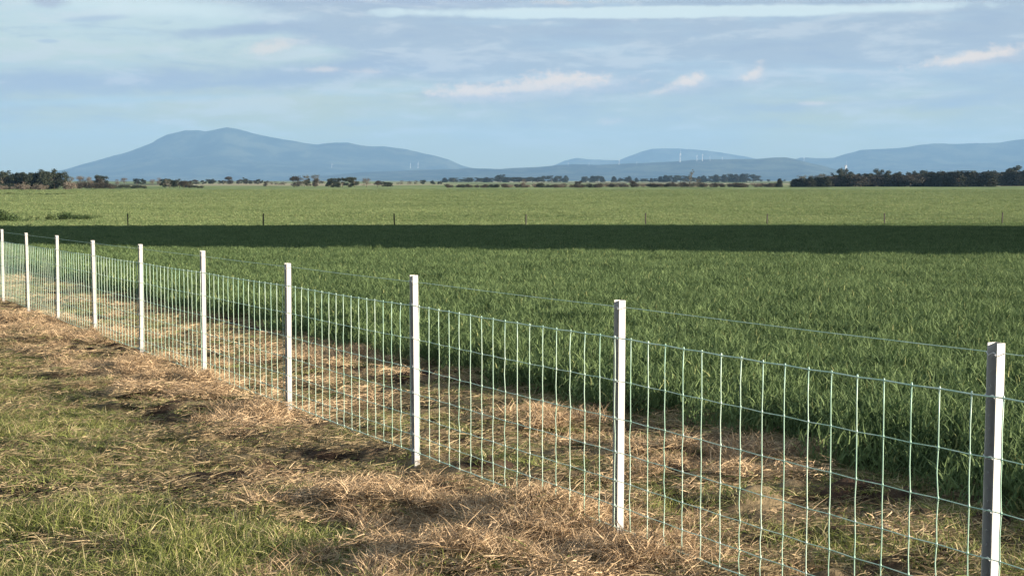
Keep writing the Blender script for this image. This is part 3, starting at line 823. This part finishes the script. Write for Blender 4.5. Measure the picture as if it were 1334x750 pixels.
TB = [(535, 219.5, 9, 'left turbine of the pair before the big hill shoulder', 'mountain'), (545, 219.5, 10, 'right turbine of the pair before the big hill shoulder', 'mountain'), (433, 219, 7, 'faint lone turbine before the middle of the big hill', 'mountain'),
      (740, 0, 6, 'small turbine at the left start of the low ridge', 'low_ridge'), (806, 0, 10, 'white turbine where the far hill meets the low ridge', 'low_ridge'), (829, 0, 6, 'small turbine just right of the hill junction', 'low_ridge'),
      (885, 0, 17, 'tallest white turbine on the low ridge, left of the close trio', 'low_ridge'), (907, 0, 11, 'leftmost turbine of the close trio on the ridge', 'low_ridge'), (914, 0, 13, 'middle and taller turbine of the close trio', 'low_ridge'),
      (924, 0, 8, 'rightmost turbine of the close trio on the ridge', 'low_ridge'), (940, 0, 6, 'small faint turbine right of the close trio', 'low_ridge'), (767, 0, 5, 'small bright turbine below the far low hilltop', 'low_ridge'),
      (1046, 213, 11, 'faint turbine on the saddle right of the low ridge', 'right_range'), (1100, 235, 31, 'large white turbine above the left part of the windbreak', None)]
deps = bpy.context.evaluated_depsgraph_get()
BV = {k: BVHTree.FromObject(bpy.data.objects[k], deps) for k in ('mountain', 'low_ridge', 'right_range')}
for px, yb, hp_, lab, where in TB:
    if where is None: D = 8200; z = -2.2
    elif where == 'low_ridge': D = 16430; z = BV[where].ray_cast(Vector((at_px(px, D), D, 5000)), Vector((0, 0, -1)))[0].z
    else:
        for D in range(18300, 26000, 50):
            hit = BV[where].ray_cast(Vector((at_px(px, D), D, 5000)), Vector((0, 0, -1)))[0]
            if hit and HY - (hit.z - HC) / D * F < yb: break
        z = hit.z
    e = empty('wind_turbine', (at_px(px, D), D, z - 1), random.uniform(1.15, 1.4)); k = hp_ * D / F / 124; e.scale = (k, k, k)
    print('turbine', px, D, round(z), round(k, 2))
    obj('tower', tp[0], e); obj('nacelle', tp[1], e); obj('hub', tp[3], e)
    a0 = random.uniform(-.15, .15)
    for q in range(3):
        b_ = obj('blade', tp[2], e, (0, 0, 81.5)); b_.rotation_euler = (0, a0 + q * 2 * PI / 3, 0)
    tag(e, lab, 'wind turbine', 'wind turbines below the hills')

# ------------------------------------------------------------------ haze
HZ = dict(x0=-30000, x1=30000, y0=-600, y1=29500, z0=-12, z1=900)
v = [(x, y, z) for z in (HZ['z0'], HZ['z1']) for x, y in ((HZ['x0'], HZ['y0']), (HZ['x1'], HZ['y0']), (HZ['x1'], HZ['y1']), (HZ['x0'], HZ['y1']))]
m_ = bpy.data.materials.new('haze_air'); m_.use_nodes = True; m_.node_tree.nodes.clear(); N = NT(m_.node_tree)
out = N.node('ShaderNodeOutputMaterial'); pv = N.node('ShaderNodeVolumePrincipled')
pv.inputs['Color'].default_value = (.345, .63, 1.0, 1); pv.inputs['Density'].default_value = 4.2e-5; pv.inputs['Anisotropy'].default_value = .0
N.l.new(pv.outputs[0], out.inputs['Volume'])
hz = obj('haze', mesh_np('haze', v, [[0, 3, 2, 1], [4, 5, 6, 7], [0, 1, 5, 4], [1, 2, 6, 5], [2, 3, 7, 6], [3, 0, 4, 7]], m_)); tag(hz, kind='stuff')

# ------------------------------------------------------------------ world
wld = bpy.data.worlds.new('World'); bpy.context.scene.world = wld; wld.use_nodes = True
nt = wld.node_tree; nt.nodes.clear(); N = NT(nt)
out = N.node('ShaderNodeOutputWorld'); bg = N.node('ShaderNodeBackground')
sky = N.node('ShaderNodeTexSky', sky_type='NISHITA'); sky.sun_disc = False
sky.sun_elevation = SUN_EL
sunvec = Vector((math.cos(SUN_AZ) * math.cos(SUN_EL), -math.sin(SUN_AZ) * math.cos(SUN_EL), math.sin(SUN_EL)))
sky.sun_rotation = math.atan2(sunvec.x, sunvec.y)
sky.air_density = 1.0; sky.dust_density = .6; sky.ozone_density = 2.0
EXPO = 1.5
SK = 2 ** -EXPO            # sky cloud radiances below are written for exposure 0
SKYK = 0.05
d3 = N.node('ShaderNodeTexCoord').outputs['Generated']
sx, sy, sz = N.sep(d3)
U = N.math('ADD', 667, N.math('MULTIPLY', N.math('ARCTAN2', sx, sy), F))      # sky features placed by compass angle
V = N.math('SUBTRACT', HY, N.math('MULTIPLY', N.math('ARCSINE', sz), F))      # and by elevation
def uv(su, sv, ou=0.0, ov=0.0): return N.comb(N.math('MULTIPLY', N.math('ADD', U, ou), su), N.math('MULTIPLY', N.math('ADD', V, ov), sv))
wob = N.noise(uv(1 / 90, 1 / 26), 1, 6, .6)
wobf = N.noise(uv(1 / 22, 1 / 14, 300, 40), 1, 5, .6)
streakn = N.noise(uv(1 / 300, 1 / 42, 900, 0), 1, 6, .6, .4)
soft = N.noise(uv(1 / 420, 1 / 110, 100, 7), 1, 4, .55)
wobd = N.noise(uv(1 / 13, 1 / 10, 50, 90), 1, 8, .7)
def blob(u0, v0, ru, rv, soft_=.5, rot=0.0, wa=1.1, wf=.7, wd_=0.0, flat=0.0):
    du = N.math('SUBTRACT', U, u0); dv = N.math('SUBTRACT', V, v0)
    if rot:
        c_, s_ = math.cos(rot), math.sin(rot)
        du, dv = N.math('ADD', N.math('MULTIPLY', du, c_), N.math('MULTIPLY', dv, s_)), N.math('SUBTRACT', N.math('MULTIPLY', dv, c_), N.math('MULTIPLY', du, s_))
    a_ = N.math('DIVIDE', du, ru); b_ = N.math('DIVIDE', dv, rv)
    d = N.math('SQRT', N.math('ADD', N.math('MULTIPLY', a_, a_), N.math('MULTIPLY', b_, b_)))
    d = N.math('ADD', d, N.math('MULTIPLY', N.math('SUBTRACT', wob, .5), wa))
    d = N.math('ADD', d, N.math('MULTIPLY', N.math('SUBTRACT', wobf, .5), wf))
    if wd_: d = N.math('ADD', d, N.math('MULTIPLY', N.math('SUBTRACT', wobd, .5), wd_))
    if flat: d = N.math('ADD', d, N.math('MULTIPLY', N.math('MAXIMUM', b_, 0.0), flat))
    return N.ramp(d, 1.0 + soft_ * .3, 1.0 - soft_, 0.0, 1.0)
base = N.node('ShaderNodeVectorMath', operation='SCALE'); N.l.new(sky.outputs[0], base.inputs[0]); base.inputs['Scale'].default_value = SKYK
skyc = base.outputs[0]
def over(col, f, c_, k=1.0):
    if not isinstance(c_, bpy.types.NodeSocket): c_ = tuple(v * SK for v in c_)
    return N.mix(N.math('MULTIPLY', f, k, clamp=True), col, c_)
# thin high veil everywhere evens the blue out
clear_top = (.64, .76, .76); clear_low = (.56, .58, .36)
veil = N.mix(N.ramp(V, 20, 185), tuple(v * SK for v in clear_top), tuple(v * SK for v in clear_low))
up = N.ramp(sz, .18, .6)
col = N.mix(N.math('MULTIPLY', N.math('MULTIPLY', N.math('SUBTRACT', 1.0, up), N.ramp(sy, .0, .55)), .85), skyc, veil)
grey = (.41, .485, .59); blue = (.42, .53, .62); pale = (.74, .86, .86)
mid = N.ramp(V, 60, 110); lowf = N.ramp(V, 225, 165)
col = over(col, N.math('MULTIPLY', N.ramp(soft, .35, .6), N.math('MULTIPLY', lowf, mid)), blue, .5)
# the wide grey-blue deck
dk = N.math('ADD', N.math('SUBTRACT', V, 128), N.math('MULTIPLY', N.ramp(U, 650, 120, 0, 150), 1.0))
dk = N.math('ADD', dk, N.math('MULTIPLY', N.math('SUBTRACT', wob, .5), 46))
dk = N.math('ADD', dk, N.math('MULTIPLY', N.math('SUBTRACT', streakn, .5), 110))
col = over(col, N.ramp(dk, 22, -26), grey, .92)
col = over(col, blob(130, 112, 300, 17, .8, -.03), (.38, .45, .58), .85)
col = over(col, blob(420, 100, 260, 22, .9, -.10), (.38, .45, .58), .85)
col = over(col, blob(330, 44, 105, 10, .7, -.12), (.38, .45, .58), .85)
col = over(col, blob(470, 4, 300, 9, .8, .02), (.42, .48, .62), .8)
col = over(col, N.math('MULTIPLY', N.ramp(streakn, .5, .68), N.ramp(V, 215, 150)), (.50, .66, .76), .45)
# soft broken layering through the whole sky
lay = N.noise(uv(1 / 170, 1 / 30, 500, 300), 1, 8, .62, .6)
lay2 = N.noise(uv(1 / 60, 1 / 13, 50, 30), 1, 7, .65, .3)
lm = N.math('ADD', N.math('MULTIPLY', lay, .65), N.math('MULTIPLY', lay2, .35))
col = over(col, N.math('MULTIPLY', N.ramp(lm, .49, .60), N.ramp(V, 232, 150)), (.72, .76, .78), .5)
col = over(col, N.math('MULTIPLY', N.ramp(lm, .49, .38), N.ramp(V, 225, 140)), (.33, .41, .56), .40)
# bright clear slits
col = over(col, blob(870, 21, 400, 8.5, .35, .0, .9, .5), pale, .95)
col = over(col, blob(505, 21, 30, 7, .4), pale, .6)
col = over(col, blob(230, 20, 190, 14, .9, .03), pale, .7)
col = over(col, blob(150, 136, 260, 6, .9, -.05), (.47, .64, .72), .6)
# small grey puffs at upper left
col = over(col, blob(86, 17, 26, 9, .6), (.45, .50, .60), .85)
col = over(col, blob(12, 25, 26, 5, .7, -.25), (.42, .49, .61), .7)
col = over(col, blob(145, 35, 42, 4.5, .7, -.08), (.42, .52, .65), .7)
col = over(col, blob(87, 64, 14, 3, .6), (.42, .52, .65), .7)
# warm lit cumulus
warm = (1.02, .84, .69); warm2 = (.68, .66, .68)
for u0, v0, ru, rv, rot_, k in ((735, 108, 78, 16, -.10, .95), (620, 122, 62, 15, -.03, .95), (690, 118, 120, 12, -.05, .6), (895, 109, 30, 13, -.2, .9), (862, 121, 34, 7, -.2, .5), (979, 100, 17, 13, -.55, .75), (1265, 82, 95, 12, -.16, .8), (1052, 138, 24, 5, 0, .5),
                                (362, 68, 40, 13, -.2, .45), (425, 94, 24, 6, 0, .45), (795, 160, 26, 7, -.1, .3), (480, 96, 22, 5, 0, .3), (1345, 78, 40, 14, 0, .6), (740, 8, 60, 6, 0, .3)):
    bl = blob(u0, v0 + rv * .1, ru * 1.15, rv * 1.05, .95, rot_, 1.3, 1.2, .7)
    col = over(col, bl, warm2, k * .75)
    b2 = blob(u0 - ru * .08, v0, ru * .95, rv * .85, .95, rot_, 1.3, 2.2, 2.0, .8)
    col = over(col, b2, warm, k)
N.l.new(col, bg.inputs[0]); bg.inputs[1].default_value = 1.0
# below the horizon the world is hidden by the ground
N.l.new(bg.outputs[0], out.inputs[0])

# ------------------------------------------------------------------ sun, camera, view
sl = bpy.data.lights.new('sun', 'SUN'); sl.energy = 4.6; sl.angle = math.radians(.55); sl.color = (1.0, .86, .68)
so = bpy.data.objects.new('sun', sl); C.objects.link(so)
so.rotation_euler = (-sunvec).to_track_quat('-Z', 'Y').to_euler()
cam = bpy.data.cameras.new('camera'); co = bpy.data.objects.new('camera', cam); C.objects.link(co)
cam.sensor_width = 36; cam.lens = F / 1334 * 36; cam.clip_start = .05; cam.clip_end = 120000
co.location = (0, 0, HC); co.rotation_euler = (PI / 2 - PITCH, 0, 0)
sc = bpy.context.scene; sc.camera = co
vs = sc.view_settings; vs.view_transform = 'Standard'; vs.look = 'None'; vs.gamma = 1; vs.use_curve_mapping = False; vs.exposure = EXPO
sc.cycles.use_denoising = True
sc.cycles.max_bounces = 6; sc.cycles.transparent_max_bounces = 8; sc.cycles.volume_bounces = 0
